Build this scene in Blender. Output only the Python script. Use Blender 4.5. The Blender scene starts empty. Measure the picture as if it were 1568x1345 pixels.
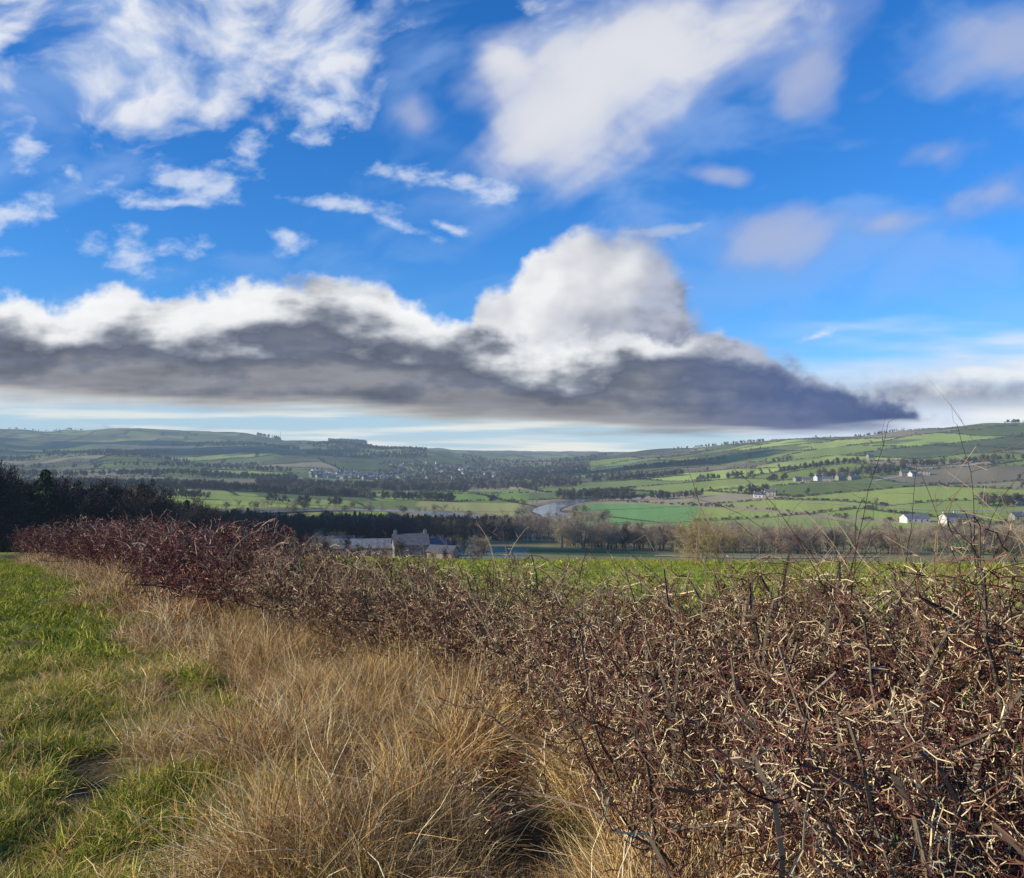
import bpy, math, random, time
import numpy as np
from mathutils import Vector, Matrix
R=math.radians
rng=np.random.default_rng(7); random.seed(7)
EYE=1.7
sc=bpy.context.scene
try:
    sc.view_settings.view_transform='Standard'; sc.view_settings.look='None'; sc.view_settings.exposure=0
except Exception: pass

# ---------------------------------------------------------------- noise
def _hash(i,j,s):
    n=(i.astype(np.int64)*374761393+j.astype(np.int64)*668265263+s*974634777)&0xffffffff
    n=((n^(n>>13))*1274126177)&0xffffffff
    n=(n^(n>>16))&0xffffffff
    return n/4294967295.0
def vn(x,y,s=0):
    i=np.floor(x);j=np.floor(y);fx=x-i;fy=y-j
    fx=fx*fx*(3-2*fx);fy=fy*fy*(3-2*fy)
    a=_hash(i,j,s);b=_hash(i+1,j,s);c=_hash(i,j+1,s);d=_hash(i+1,j+1,s)
    return (a*(1-fx)+b*fx)*(1-fy)+(c*(1-fx)+d*fx)*fy
def fbm(x,y,s=0,o=4):
    t=0;a=.5;n=0
    for k in range(o):
        t=t+a*vn(x*2**k,y*2**k,s+k*17);n+=a;a*=.5
    return t/n
def pn(x,y,s=0):
    i=np.floor(x);j=np.floor(y);fx=x-i;fy=y-j
    def g(ii,jj,dx,dy):
        a=_hash(ii,jj,s)*6.28318;return np.cos(a)*dx+np.sin(a)*dy
    u=fx*fx*fx*(fx*(fx*6-15)+10);v=fy*fy*fy*(fy*(fy*6-15)+10)
    a=g(i,j,fx,fy);b=g(i+1,j,fx-1,fy);c=g(i,j+1,fx,fy-1);d=g(i+1,j+1,fx-1,fy-1)
    return (a*(1-u)+b*u)*(1-v)+(c*(1-u)+d*u)*v
def pf(x,y,s=0,o=6,g=.5):
    t=0;a=1;ca,sa=math.cos(.6),math.sin(.6)
    for k in range(o):
        t=t+a*pn(x,y,s+k*13);a*=g;x,y=(x*ca-y*sa)*2.03+5.1,(x*sa+y*ca)*2.03+1.7
    return t*1.5
def worley(x,y,s):
    i=np.floor(x);j=np.floor(y);d=np.full(x.shape,9.)
    for a in(-1,0,1):
        for b in(-1,0,1):
            px=i+a+_hash(i+a,j+b,s);py=j+b+_hash(i+a,j+b,s+1)
            d=np.minimum(d,(px-x)**2+(py-y)**2)
    return np.sqrt(d)
def sstep(x,a,b):
    t=np.clip((x-a)/(b-a),0,1);return t*t*(3-2*t)

# ---------------------------------------------------------------- terrain
D=[0,3.5,10,20,40,60,100,200,350,500,700,1000,1300,1700,2200,2800,3500,4500,6000,9000,14000]
T={-.9:[-1.7,-1.9,-2.3,-2.95,-4.9,-7,-12,-24,-33,-38,-42,-42,-42,-36,-15,25,75,125,120,80,40],
-.6:[-1.7,-1.88,-2.3,-2.95,-4.9,-7,-12,-24,-33,-38,-42,-42,-42,-38,-20,15,60,110,100,60,20],
-.4:[-1.7,-1.86,-2.3,-2.9,-5.0,-6.9,-10.2,-25,-34,-38.5,-42,-42,-42,-38,-22,5,45,92,84,50,20],
-.2:[-1.7,-1.85,-2.3,-3.1,-5.2,-7.4,-13,-27,-38,-46,-52,-55,-57,-56,-48,-18,15,45,62,40,20],
0:[-1.7,-1.85,-2.35,-3.4,-5.4,-7.6,-14,-28,-38,-48,-57,-62,-64,-66,-65,-58,-40,-18,2,14,20],
.2:[-1.7,-1.85,-2.35,-3.4,-5.4,-7.6,-14,-28,-41,-50,-56,-58,-52,-35,-10,18,22,0,0,0,0],
.4:[-1.7,-1.85,-2.35,-3.4,-5.5,-7.8,-14,-28,-42,-50,-52,-43,-27,4,50,52,20,0,0,0,0],
.6:[-1.7,-1.85,-2.35,-3.4,-5.5,-7.8,-14,-28,-42,-48,-46,-30,-6,34,78,76,40,20,0,0,0],
.9:[-1.7,-1.85,-2.35,-3.4,-5.5,-7.8,-14,-26,-38,-40,-36,-18,8,52,96,96,60,40,20,0,0]}
NL=500; lmin=math.log(5);lmax=math.log(14005)
lg=np.linspace(lmin,lmax,NL)
bs=sorted(T); azs=np.array([math.atan(b) for b in bs])
cols=np.array([np.interp(np.exp(lg)-5,D,T[b]) for b in bs])
NA=121; ag=np.linspace(azs[0],azs[-1],NA)
G=np.zeros((NA,NL))
for j in range(NL): G[:,j]=np.interp(ag,azs,cols[:,j])
def gsm(A,sig,ax):
    k=np.arange(-int(3*sig)-1,int(3*sig)+2);w=np.exp(-k*k/(2*sig*sig));w/=w.sum()
    pad=[(0,0),(0,0)];pad[ax]=(len(k)//2,len(k)//2)
    P=np.pad(A,pad,mode='edge')
    return np.apply_along_axis(lambda m:np.convolve(m,w,'valid'),ax,P)
G=gsm(G,4,1);G=gsm(G,5,0)
RIV=np.array([(-230,560),(-200,680),(-170,770),(-105,822),(-40,770),(4,705),(34,728),(44,790),(32,860),(42,940),(66,1020),(96,1075)],float)
def chaikin(P,n=3):
    for _ in range(n):
        Q=[P[0]]
        for a,b in zip(P[:-1],P[1:]): Q+= [a*.75+b*.25,a*.25+b*.75]
        Q.append(P[-1]);P=np.array(Q)
    return P
RIVS=chaikin(RIV)
def dist_poly(x,y,P):
    x=np.asarray(x,float);y=np.asarray(y,float)
    out=np.full(x.shape,1e9)
    lo=P.min(0)-120;hi=P.max(0)+120
    m=(x>lo[0])&(x<hi[0])&(y>lo[1])&(y<hi[1])
    if not m.any(): return out
    xm=x[m];ym=y[m];d=np.full(xm.shape,1e9)
    for a,b in zip(P[:-1],P[1:]):
        ab=b-a;L=(ab**2).sum()
        t=np.clip(((xm-a[0])*ab[0]+(ym-a[1])*ab[1])/L,0,1)
        d=np.minimum(d,np.hypot(xm-a[0]-t*ab[0],ym-a[1]-t*ab[1]))
    out[m]=d;return out
def H0(x,y):
    x=np.atleast_1d(np.asarray(x,float));y=np.atleast_1d(np.asarray(y,float))
    r=np.hypot(x,y);az=np.arctan2(x,y)
    ac=np.clip(az,azs[0],azs[-1]);d=r*np.cos(ac)
    fi=(ac-ag[0])/(ag[1]-ag[0]);fj=(np.log(np.minimum(d,14000)+5)-lmin)/(lg[1]-lg[0])
    i=np.clip(fi.astype(int),0,NA-2);j=np.clip(fj.astype(int),0,NL-2);fi=fi-i;fj=np.clip(fj-j,0,1)
    z=(G[i,j]*(1-fi)+G[i+1,j]*fi)*(1-fj)+(G[i,j+1]*(1-fi)+G[i+1,j+1]*fi)*fj
    w=sstep(np.abs(az),R(75),R(130))
    z=z*(1-w)+(-1.7+np.minimum(r,400)*.01)*w
    amp=np.clip((r-120)/900,0,1)
    hill=sstep(z,-55,-20)
    z=z+amp*(fbm(x/260,y/260,3,4)-.5)*(6+22*hill)+amp*hill*(fbm(x/700,y/700,9,3)-.5)*34*sstep(r,2800,1200)
    fl=sstep(r,2000,2600)*(1-sstep(r,4800,6500))*sstep(-x,-100,400)
    z=z+fl*(fbm(x/520+y/900,y/1500,19,3)-.5)*90
    z=z+np.clip(1-r/60,0,1)*((fbm(x/.8,y/.8,21,3)-.5)*.36+(fbm(x/.22,y/.22,5,2)-.5)*.08)*np.clip(r/1.5,0,1)
    return z+EYE
def H(x,y):
    x=np.atleast_1d(np.asarray(x,float));y=np.atleast_1d(np.asarray(y,float))
    return H0(x,y)-1.6*sstep(dist_poly(x,y,RIVS),26,11)
def Hs(x,y): return float(H(x,y)[0])
HB=([-6,3.6,9.5,20,48],[10.5,2.5,-2.2,-8.7,-26.6])
hx=lambda y:np.interp(y,*HB)
fx_=lambda y:np.interp(y,[-3,0,2,3.4,5.7,8.3,11,16,20.5,48],[2.6,1.7,1.05,.72,.32,-1.0,-3.2,-6.3,-9.4,-27.2])
bx=lambda y:np.interp(y,[-6,0,3.45,7.7,20,48],[3.2,.35,-1.3,-3.5,-10.6,-29])

def fields(x,y):
    wx=x+90*(fbm(x/420,y/420,31,2)-.5);wy=y+130*(fbm(x/380,y/380,32,2)-.5)
    t0=R(16)
    u=wx*math.cos(t0)+wy*math.sin(t0);v=-wx*math.sin(t0)+wy*math.cos(t0)
    Hh=200.;row=np.floor(v/Hh);fv=v-row*Hh
    W=160+150*_hash(row,row*0,5);off=_hash(row,row*0,6)*200
    col=np.floor((u+off)/W);fu=(u+off)-col*W
    e=np.minimum(np.minimum(fv,Hh-fv),np.minimum(fu,W-fu))
    return _hash(row,col,11),_hash(row,col,12),e
PAL=np.array([(.18,.22,.06),(.28,.34,.075),(.34,.39,.09),(.13,.16,.055),(.30,.26,.11),(.22,.27,.06),(.11,.13,.05),(.32,.26,.15),(.28,.32,.08),(.19,.16,.10)])
EMB=np.array([(130,1010),(190,900),(235,760),(270,640),(330,540),(420,470),(560,420)],float)
def fbox(x,y,b0,b1,d0,d1,soft=.004):
    b=x/np.maximum(y,1);w=fbm(x/60,y/60,77,2)-.5
    b=b+w*.012;dd=y*(1+w*.03)
    return sstep(b,b0-soft,b0+soft)*sstep(-b,-b1-soft,-b1+soft)*sstep(dd,d0*.99,d0*1.01)*sstep(-dd,-d1*1.01,-d1*.99)
def colour(x,y):
    r=np.hypot(x,y)
    h1,h2,e=fields(x,y)
    c=PAL[(h1*len(PAL)).astype(int)%len(PAL)]*(.7+.6*h2)[:,None]
    def put(m,col):
        nonlocal c
        c=c*(1-m[:,None])+np.array(col)*m[:,None]
    put(sstep(r,2500,3600)*.35,(.10,.12,.07))
    put(sstep(-x/np.maximum(y,1),.0,.12)*sstep(r,1250,1600)*.25,(.09,.11,.06))
    rough=sstep(fbm(x/160,y/110,91,3),.57,.64)*sstep(r,1400,2000);put(rough*.7,(.09,.085,.05))
    put(fbox(x,y,-.11,.045,740,1010),(.40,.37,.12))
    put(fbox(x,y,-.12,.02,1030,1380),(.22,.30,.06))
    put(fbox(x,y,.07,.215,640,960),(.20,.36,.10))
    put(fbox(x,y,.215,.42,560,700),(.31,.35,.10))
    put(fbox(x,y,-.46,-.14,560,820),(.38,.43,.08))
    put(fbox(x,y,-.60,-.30,830,1010),(.30,.35,.08))
    put(fbox(x,y,-.095,.02,262,345),(.20,.24,.15))
    put(fbox(x,y,.02,.17,290,330),(.10,.14,.05))
    put(fbox(x,y,.33,.62,470,560),(.30,.27,.13))
    put(fbox(x,y,.22,.30,1050,1190),(.38,.44,.09))
    de=dist_poly(x,y,EMB);put(sstep(de,16,9)*.9,(.42,.30,.19))
    dr=dist_poly(x,y,RIVS);put(sstep(dr,38,26)*.85,(.29,.22,.13));put(sstep(dr,18,13),(.10,.08,.06))
    put(sstep(e,3+r/600,1.2+r/900)*sstep(r,150,250)*.85,(.045,.05,.03))
    put(sstep(r,190,120),(.26,.33,.05))
    s=x-hx(y);p=x-bx(y);f=x-fx_(y)
    near=sstep(r,75,45)
    n=fbm(x/.7,y/.7,41,4);n2=fbm(x/3,y/3,42,3)
    fld=near*sstep(s,.2,.8)
    put(fld,(.26,.32,.04)); put(fld*sstep(n2,.45,.62)*.6,(.35,.32,.09))
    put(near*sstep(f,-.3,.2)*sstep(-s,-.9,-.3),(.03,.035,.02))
    path=near*sstep(-p,-.25,.25)
    put(path,(.15,.17,.035)); put(path*sstep(n,.47,.58)*.9,(.085,.06,.035)); put(path*sstep(n2,.46,.6)*.4,(.26,.22,.08))
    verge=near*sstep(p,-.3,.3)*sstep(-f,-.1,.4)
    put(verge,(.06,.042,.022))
    k=(.78+.44*fbm(x/np.maximum(r*.02,.3),y/np.maximum(r*.02,.3),50,3))
    return c*k[:,None]

def mesh_np(name,V,F,C=None,mats=(),smooth=False):
    me=bpy.data.meshes.new(name);F=np.asarray(F);k=F.shape[1]
    me.vertices.add(len(V));me.vertices.foreach_set('co',np.asarray(V,np.float32).ravel())
    me.loops.add(F.size);me.loops.foreach_set('vertex_index',F.astype(np.int32).ravel())
    me.polygons.add(len(F));me.polygons.foreach_set('loop_start',np.arange(0,F.size,k,dtype=np.int32))
    try: me.polygons.foreach_set('loop_total',np.full(len(F),k,np.int32))
    except Exception: pass
    me.polygons.foreach_set('use_smooth',np.full(len(F),smooth))
    me.update(calc_edges=True)
    if C is not None:
        a=me.color_attributes.new('Col','FLOAT_COLOR','POINT')
        C=np.asarray(C,np.float32)
        if C.shape[1]==3: C=np.hstack([C,np.ones((len(C),1),np.float32)])
        a.data.foreach_set('color',C.ravel())
    for m in mats: me.materials.append(m)
    return me
def obj(name,me,parent=None):
    o=bpy.data.objects.new(name,me);sc.collection.objects.link(o)
    if parent: o.parent=parent
    return o

# ---------------------------------------------------------------- materials
HAZE=(.32,.45,.64,1);HL=9500  # painted aerial haze: bluish emission mixed in with distance from origin
def mat(name,col=None,rough=.9,noise=None,bump=None,haze=True,transl=0,spec=.2):
    m=bpy.data.materials.new(name);m.use_nodes=True;nt=m.node_tree;N=nt.nodes;L=nt.links
    bs=N['Principled BSDF'];out=N['Material Output']
    bs.inputs['Roughness'].default_value=rough
    bs.inputs['Specular IOR Level'].default_value=spec
    if col is None:
        a=N.new('ShaderNodeAttribute');a.attribute_name='Col';cs=a.outputs['Color']
    else:
        a=N.new('ShaderNodeRGB');a.outputs[0].default_value=(*col,1);cs=a.outputs[0]
    geo=N.new('ShaderNodeNewGeometry')
    if noise:
        nz=N.new('ShaderNodeTexNoise');nz.inputs['Scale'].default_value=noise[0];nz.inputs['Detail'].default_value=4
        L.new(geo.outputs['Position'],nz.inputs['Vector'])
        mr=N.new('ShaderNodeMapRange');mr.inputs[1].default_value=.25;mr.inputs[2].default_value=.75
        mr.inputs[3].default_value=1-noise[1];mr.inputs[4].default_value=1+noise[1]
        L.new(nz.outputs[0],mr.inputs[0])
        vm=N.new('ShaderNodeVectorMath');vm.operation='SCALE';L.new(cs,vm.inputs[0]);L.new(mr.outputs[0],vm.inputs['Scale']);cs=vm.outputs[0]
    L.new(cs,bs.inputs['Base Color'])
    if bump:
        nz=N.new('ShaderNodeTexNoise');nz.inputs['Scale'].default_value=bump[0];nz.inputs['Detail'].default_value=3
        L.new(geo.outputs['Position'],nz.inputs['Vector'])
        bp=N.new('ShaderNodeBump');bp.inputs['Strength'].default_value=bump[1];bp.inputs['Distance'].default_value=bump[2]
        L.new(nz.outputs[0],bp.inputs['Height']);L.new(bp.outputs[0],bs.inputs['Normal'])
    sh=bs.outputs[0]
    if transl:
        tr=N.new('ShaderNodeBsdfTranslucent');L.new(cs,tr.inputs[0]);mx=N.new('ShaderNodeMixShader');mx.inputs[0].default_value=transl
        L.new(sh,mx.inputs[1]);L.new(tr.outputs[0],mx.inputs[2]);sh=mx.outputs[0]
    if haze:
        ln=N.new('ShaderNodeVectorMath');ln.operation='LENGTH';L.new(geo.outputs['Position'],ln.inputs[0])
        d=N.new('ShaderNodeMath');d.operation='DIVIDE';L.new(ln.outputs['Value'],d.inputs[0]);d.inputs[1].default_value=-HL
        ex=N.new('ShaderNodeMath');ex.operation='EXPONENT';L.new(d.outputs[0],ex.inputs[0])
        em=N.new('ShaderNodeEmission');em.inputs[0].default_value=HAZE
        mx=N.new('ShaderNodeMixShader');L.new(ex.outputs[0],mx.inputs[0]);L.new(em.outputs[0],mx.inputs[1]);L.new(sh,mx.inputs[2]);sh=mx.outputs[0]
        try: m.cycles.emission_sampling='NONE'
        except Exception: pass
    L.new(sh,out.inputs['Surface'])
    return m
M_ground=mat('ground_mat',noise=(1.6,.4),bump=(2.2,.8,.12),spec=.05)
M_twig=mat('twig_mat',rough=.8,haze=False,spec=.08)
M_grass=mat('grass_mat',rough=.6,haze=False,transl=.25,spec=.12)
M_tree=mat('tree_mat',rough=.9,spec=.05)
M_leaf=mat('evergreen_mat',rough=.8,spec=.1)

# ---------------------------------------------------------------- ground sheet
az=np.concatenate([np.linspace(R(-40),R(40),1001)[:-1],np.linspace(R(40),R(320),100)[:-1]])
rr=np.concatenate([np.geomspace(.25,30,170)[:-1],np.geomspace(30,110,70)[:-1],np.geomspace(110,6000,420)[:-1],np.geomspace(6000,30000,20)])
A,Rr=np.meshgrid(az,rr)
X=(np.sin(A)*Rr).ravel();Y=(np.cos(A)*Rr).ravel()
Z=H(X,Y);nC=len(az);nR=len(rr)
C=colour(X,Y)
idx=np.arange(nR*nC).reshape(nR,nC);nx=np.roll(idx,-1,1)
F=np.stack([idx[:-1],nx[:-1],nx[1:],idx[1:]],-1).reshape(-1,4)[:,::-1]
V=np.stack([X,Y,Z],1)
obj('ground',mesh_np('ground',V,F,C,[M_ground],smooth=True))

def ribbon(name,P,w,lift,m,level):
    t=np.gradient(P,axis=0);t/=np.linalg.norm(t,axis=1)[:,None];n=np.stack([-t[:,1],t[:,0]],1)
    A=P+n*w/2;B=P-n*w/2
    if level: za=zb=H0(P[:,0],P[:,1])+lift
    else: za=H(A[:,0],A[:,1])+lift;zb=H(B[:,0],B[:,1])+lift
    V=np.stack([np.column_stack([A,za]),np.column_stack([B,zb])],1).reshape(-1,3)
    F=[[2*i,2*i+1,2*i+3,2*i+2] for i in range(len(P)-1)]
    return obj(name,mesh_np(name,V,np.array(F),None,[m]))
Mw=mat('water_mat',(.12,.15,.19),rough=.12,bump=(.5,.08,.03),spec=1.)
ribbon('river',RIVS,28,-.7,Mw,True)
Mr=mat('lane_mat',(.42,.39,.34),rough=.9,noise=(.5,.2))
def densify(P,s):
    Q=[]
    for a,b in zip(P[:-1],P[1:]):
        n=max(1,int(np.hypot(*(b-a))/s));Q+=[a+(b-a)*k/n for k in range(n)]
    Q.append(P[-1]);return np.array(Q)
for LP in ([(50,300),(75,296),(100,300),(135,312)],[(300,1180),(380,1140),(450,1120),(500,1040),(540,920),(600,900)],[(560,640),(480,660),(420,640),(350,700),(290,840)],[(480,1130),(560,1180),(640,1260),(760,1300)]):
    ribbon('lane',densify(chaikin(np.array(LP,float),2),8),5,.35,Mr,False)

# ---------------------------------------------------------------- builders
def tubes(S,sides=3):
    P0=np.array([s[0] for s in S],float);P1=np.array([s[1] for s in S],float)
    r0=np.array([s[2] for s in S]);r1=np.array([s[3] for s in S]);C=np.array([s[4] for s in S],float)
    ax=P1-P0;ax/=np.maximum(np.linalg.norm(ax,axis=1),1e-9)[:,None]
    ref=np.where(np.abs(ax[:,2:3])>.9,[[1.,0,0]],[[0,0,1.]])
    u=np.cross(ax,ref);u/=np.linalg.norm(u,axis=1)[:,None];v=np.cross(ax,u)
    n=len(S);V=np.zeros((n,2*sides,3))
    for k in range(sides):
        a=2*math.pi*k/sides;o=u*math.cos(a)+v*math.sin(a)
        V[:,k]=P0+o*r0[:,None];V[:,sides+k]=P1+o*r1[:,None]
    base=(np.arange(n)*2*sides)[:,None]
    F=np.vstack([base+np.array([[k,(k+1)%sides,sides+(k+1)%sides,sides+k]]) for k in range(sides)])
    return V.reshape(-1,3),F,np.repeat(C,2*sides,0)
def rv(s=1): return np.array([random.gauss(0,s),random.gauss(0,s),random.gauss(0,s)])
def nrm(v): return v/(np.linalg.norm(v)+1e-9)
def quads(L):
    c=np.array([l[0] for l in L]);d=np.array([l[1] for l in L]);s=np.array([l[2] for l in L])
    ln=np.array([l[3] for l in L])[:,None];w=np.array([l[4] for l in L])[:,None];C=np.array([l[5] for l in L])
    V=np.stack([c-d*ln/2,c+s*w/2,c+d*ln/2,c-s*w/2],1).reshape(-1,3)
    F=np.arange(len(L)*4).reshape(-1,4)
    return V,F,np.repeat(C,4,0)
def join(parts):
    Vs=[];Fs=[];Cs=[];o=0
    for V,F,C in parts: Vs.append(V);Fs.append(F+o);Cs.append(C);o+=len(V)
    return np.vstack(Vs),np.vstack(Fs),np.vstack(Cs)

def bare_tree(seed,col,twig=(.2,.15,.11),spread=.8,tr=.022,multi=1,tmin=.0024):
    random.seed(seed);S=[]
    def grow(p,d,L,r,lv):
        n=3
        for i in range(n):
            d=nrm(d+rv(.13)+np.array([0,0,.05]));q=p+d*L/n;r2=r*.8
            k=lv/4;c=tuple(np.array(col)*(1-k)+np.array(twig)*k)
            S.append((p,q,r,max(r2,tmin),np.array(c)*random.uniform(.75,1.25)))
            if lv<4:
                for _ in range([1,2,2,2][lv] if i or lv else 1):
                    o=nrm(rv(1));dd=nrm(d*.75+o*spread+np.array([0,0,.12]))
                    grow(q,dd,L*random.uniform(.55,.75),r2*.55,lv+1)
            p=q;r=r2
    for m in range(multi):
        b=np.array([random.uniform(-.06,.06),random.uniform(-.06,.06),0])*(multi>1)
        grow(b,nrm(np.array([random.gauss(0,.1*multi),random.gauss(0,.1*multi),1])),.42,tr/math.sqrt(multi),0)
    V,F,C=tubes(S);V=V/ max(V[:,2].max(),.01)
    return V,F,C
def conifer(seed,col=(.03,.055,.025)):
    random.seed(seed);S=[((0,0,0),(0,0,.98),.018,.003,(.08,.06,.045))];L=[]
    for i in range(420):
        h=.12+.86*random.random()**.9;rad=.2*(1-h)**.8*random.uniform(.5,1.15)+.01;a=random.uniform(0,6.28)
        c=np.array([math.cos(a)*rad,math.sin(a)*rad,h-.25*rad]);d=nrm(np.array([math.cos(a),math.sin(a),-.35])+rv(.2));s=nrm(np.cross(d,rv()))
        L.append((c,d,s,random.uniform(.05,.1),random.uniform(.03,.05),np.array(col)*random.uniform(.6,1.6)))
    return join([tubes(S),quads(L)])
def shrub(seed,col,n=260,evg=False):
    random.seed(seed);S=[];L=[]
    lob=[(random.uniform(-.45,.45),random.uniform(-.3,.3),random.uniform(.3,.6),random.uniform(.25,.45)) for _ in range(7)]
    for i in range(n):
        a=random.choice(lob);p=np.array([a[0],a[1],a[2]])+nrm(rv())*a[3]*random.uniform(.5,1)
        if p[2]<0:p[2]=random.uniform(0,.3)
        d=nrm(rv()+np.array([0,0,.8]));c=np.array(col)*random.uniform(.55,1.5)
        if evg: L.append((p,d,nrm(np.cross(d,rv())),.15,.09,c))
        else: L.append((p,d,nrm(np.cross(d,rv())),.26,.035,c))
    for i in range(6):
        a=random.choice(lob);S.append(((a[0]*.3,a[1]*.3,0),(a[0],a[1],a[2]),.02,.01,(.08,.06,.05)))
    return join([tubes(S),quads(L)])
def tpl(name,b,m): return mesh_np(name,b[0],b[1],b[2],[m])
T_bare=[tpl('bare_tree',bare_tree(s,(.15,.12,.09),tw,sp),M_tree) for s,tw,sp in ((1,(.28,.21,.15),.8),(2,(.34,.27,.18),.9),(3,(.22,.17,.13),.75),(4,(.40,.31,.17),.7))]
T_dark=[tpl('dark_tree',bare_tree(s,(.055,.045,.04),(.08,.062,.052),.8,tmin=.0048),M_tree) for s in (11,12,13)]
T_fd=[tpl('dark_tree',bare_tree(s,(.06,.05,.045),(.085,.075,.055),.85,tmin=.009),M_tree) for s in (11,12,13)]
T_fb=[tpl('bare_tree',bare_tree(s,(.12,.10,.08),tw,.85,tmin=.006),M_tree) for s,tw in ((1,(.24,.19,.135)),(3,(.18,.15,.11)))]
T_con=[tpl('conifer',conifer(s),M_leaf) for s in (5,6)]
T_hr=[tpl('hedgerow_bush',shrub(21,(.09,.08,.05)),M_tree),tpl('hedgerow_bush',shrub(22,(.11,.09,.06)),M_tree),tpl('hedgerow_bush',shrub(23,(.045,.06,.025),260,True),M_leaf)]

def empty(name):
    e=bpy.data.objects.new(name,None);sc.collection.objects.link(e);return e
def scatter(root,tmpls,x,y,s,tilt=.05,sink=.0,part='clump',pick=None):
    if isinstance(root,str): root=empty(root)
    x=np.asarray(x);y=np.asarray(y);s=np.asarray(s)*np.ones(len(x))
    zz=H(x,y)-sink*s
    pick=rng.integers(0,len(tmpls),len(x)) if pick is None else pick
    for k,t in enumerate(tmpls):
        m=pick==k;n=int(m.sum())
        if n==0: continue
        c=np.stack([x[m],y[m],zz[m]],1);a=rng.uniform(0,6.283,n)
        nr=np.stack([rng.normal(0,tilt,n),rng.normal(0,tilt,n),np.ones(n)],1);nr/=np.linalg.norm(nr,axis=1)[:,None]
        u=np.stack([np.cos(a),np.sin(a),np.zeros(n)],1);u-=nr*(u*nr).sum(1)[:,None];u/=np.linalg.norm(u,axis=1)[:,None]
        v=np.cross(nr,u);h=(s[m]/2)[:,None]
        V=np.stack([c-u*h-v*h,c+u*h-v*h,c+u*h+v*h,c-u*h+v*h],1).reshape(-1,3)
        me=mesh_np(part+'_places',V,np.arange(4*n).reshape(-1,4))
        ca=obj(part+'_places',me,root);ca.instance_type='FACES';ca.use_instance_faces_scale=True;ca.instance_faces_scale=1
        ca.show_instancer_for_render=False;ca.show_instancer_for_viewport=False
        obj(part,t,ca)
    return root
def merge(raws,x,y,s,tilt=.1,sink=0,pick=None,lean=None,tv=.25):
    x=np.asarray(x);y=np.asarray(y);s=np.asarray(s)*np.ones(len(x));zz=H(x,y)-sink*s
    pick=rng.integers(0,len(raws),len(x)) if pick is None else pick
    out=[]
    for k,(V,F,C) in enumerate(raws):
        m=np.where(pick==k)[0];n=len(m)
        if n==0: continue
        a=rng.uniform(0,6.283,n)
        nr=np.stack([rng.normal(0,tilt,n),rng.normal(0,tilt,n),np.ones(n)],1)
        if lean is not None: nr[:,:2]+=lean[m]
        nr/=np.linalg.norm(nr,axis=1)[:,None]
        u=np.stack([np.cos(a),np.sin(a),np.zeros(n)],1);u-=nr*(u*nr).sum(1)[:,None];u/=np.linalg.norm(u,axis=1)[:,None]
        v=np.cross(nr,u);B=np.stack([u,v,nr],1)*s[m][:,None,None]
        W=np.einsum('vk,nkj->nvj',V,B)+np.stack([x[m],y[m],zz[m]],1)[:,None,:]
        tint=rng.uniform(1-tv,1+tv,n)[:,None,None]
        out.append((W.reshape(-1,3),(F[None]+(np.arange(n)*len(V))[:,None,None]).reshape(-1,4),(C[None]*tint).reshape(-1,3)))
    return join(out)

# ---------------------------------------------------------------- valley woods
def wood(name,t,regs,hmin,hmax,weights=None,thr=.36):
    xs=[];ys=[]
    for (b0,b1,d0,d1,n) in regs:
        b=rng.uniform(b0,b1,n);d=rng.uniform(d0,d1,n);x=b*d;y=d;k=fbm(x/(.05*d0),y/(.05*d0),int(d0),2)>thr
        xs.append(x[k]);ys.append(y[k])
    x=np.concatenate(xs);y=np.concatenate(ys)
    k=dist_poly(x,y,RIVS)>19;x=x[k];y=y[k]
    pk=rng.choice(len(t),len(x),p=weights) if weights else None
    scatter(name,t,x,y,rng.uniform(hmin,hmax,len(x)),sink=.02,part='tree',pick=pk)
wood('dark_woodland',T_dark+T_con,[(-.75,-.60,110,160,150),(-.66,-.42,150,250,560),(-.46,-.37,200,270,150)],10,15.5,[.27,.27,.26,.10,.10],.30)
wood('woodland_belt',T_dark+T_con+T_bare[:1],[(-.50,-.12,290,400,1100),(-.22,0.0,400,520,760),(-.66,-.36,260,330,360)],8,12,[.26,.25,.22,.09,.08,.10],.32)
wood('valley_tree_line',T_fd+T_fb+T_con[:1],[(-.72,-.17,1040,1120,1700),(-.5,-.2,822,832,80),(-.30,-.05,1300,1420,700),(-.65,-.25,1500,1620,500),(-.6,-.2,1900,2020,350),(-.17,-.02,1010,1050,140)],8,13,[.28,.27,.22,.09,.09,.05],.40)
wood('bare_trees',T_bare+T_dark[:1],[(.05,.40,340,385,280),(.40,.72,330,400,210),(.10,.3,395,450,70),(-.03,.07,400,560,150),(.17,.66,455,475,50),(.02,.12,600,670,40)],8,13,[.24,.24,.2,.16,.16])
wood('valley_trees',T_fd+T_fb+T_bare[:1],[(-.16,.08,1380,1560,600),(-.16,.16,1650,1800,600),(-.16,.04,1900,2500,900),(-.01,.09,1700,2500,1100),(.055,.14,1075,1150,170),(.1,.3,1010,1030,120),(-.06,.1,2550,3300,400),
     (.30,.46,1190,1240,170),(.2,.4,1330,1345,120),(.4,.62,1290,1305,120),(.13,.28,1850,1890,260),(.09,.2,1500,1530,160),(.28,.34,1600,1640,80),(.55,.66,700,730,60)],8,13,[.24,.23,.23,.11,.11,.08],.40)
def crest(b0,b1,dlo,dhi,n,h0,h1):
    bb=rng.uniform(b0,b1,n);ds=np.linspace(dlo,dhi,60);X=[];Yy=[]
    for b in bb:
        z=(H(b*ds,ds)-EYE)/ds;d=ds[z.argmax()]*rng.uniform(.985,1.0);X.append(b*d);Yy.append(d)
    scatter('ridge_trees',T_fd+T_con[:1],np.array(X),np.array(Yy),rng.uniform(h0,h1,n),part='tree',sink=.05)
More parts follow.
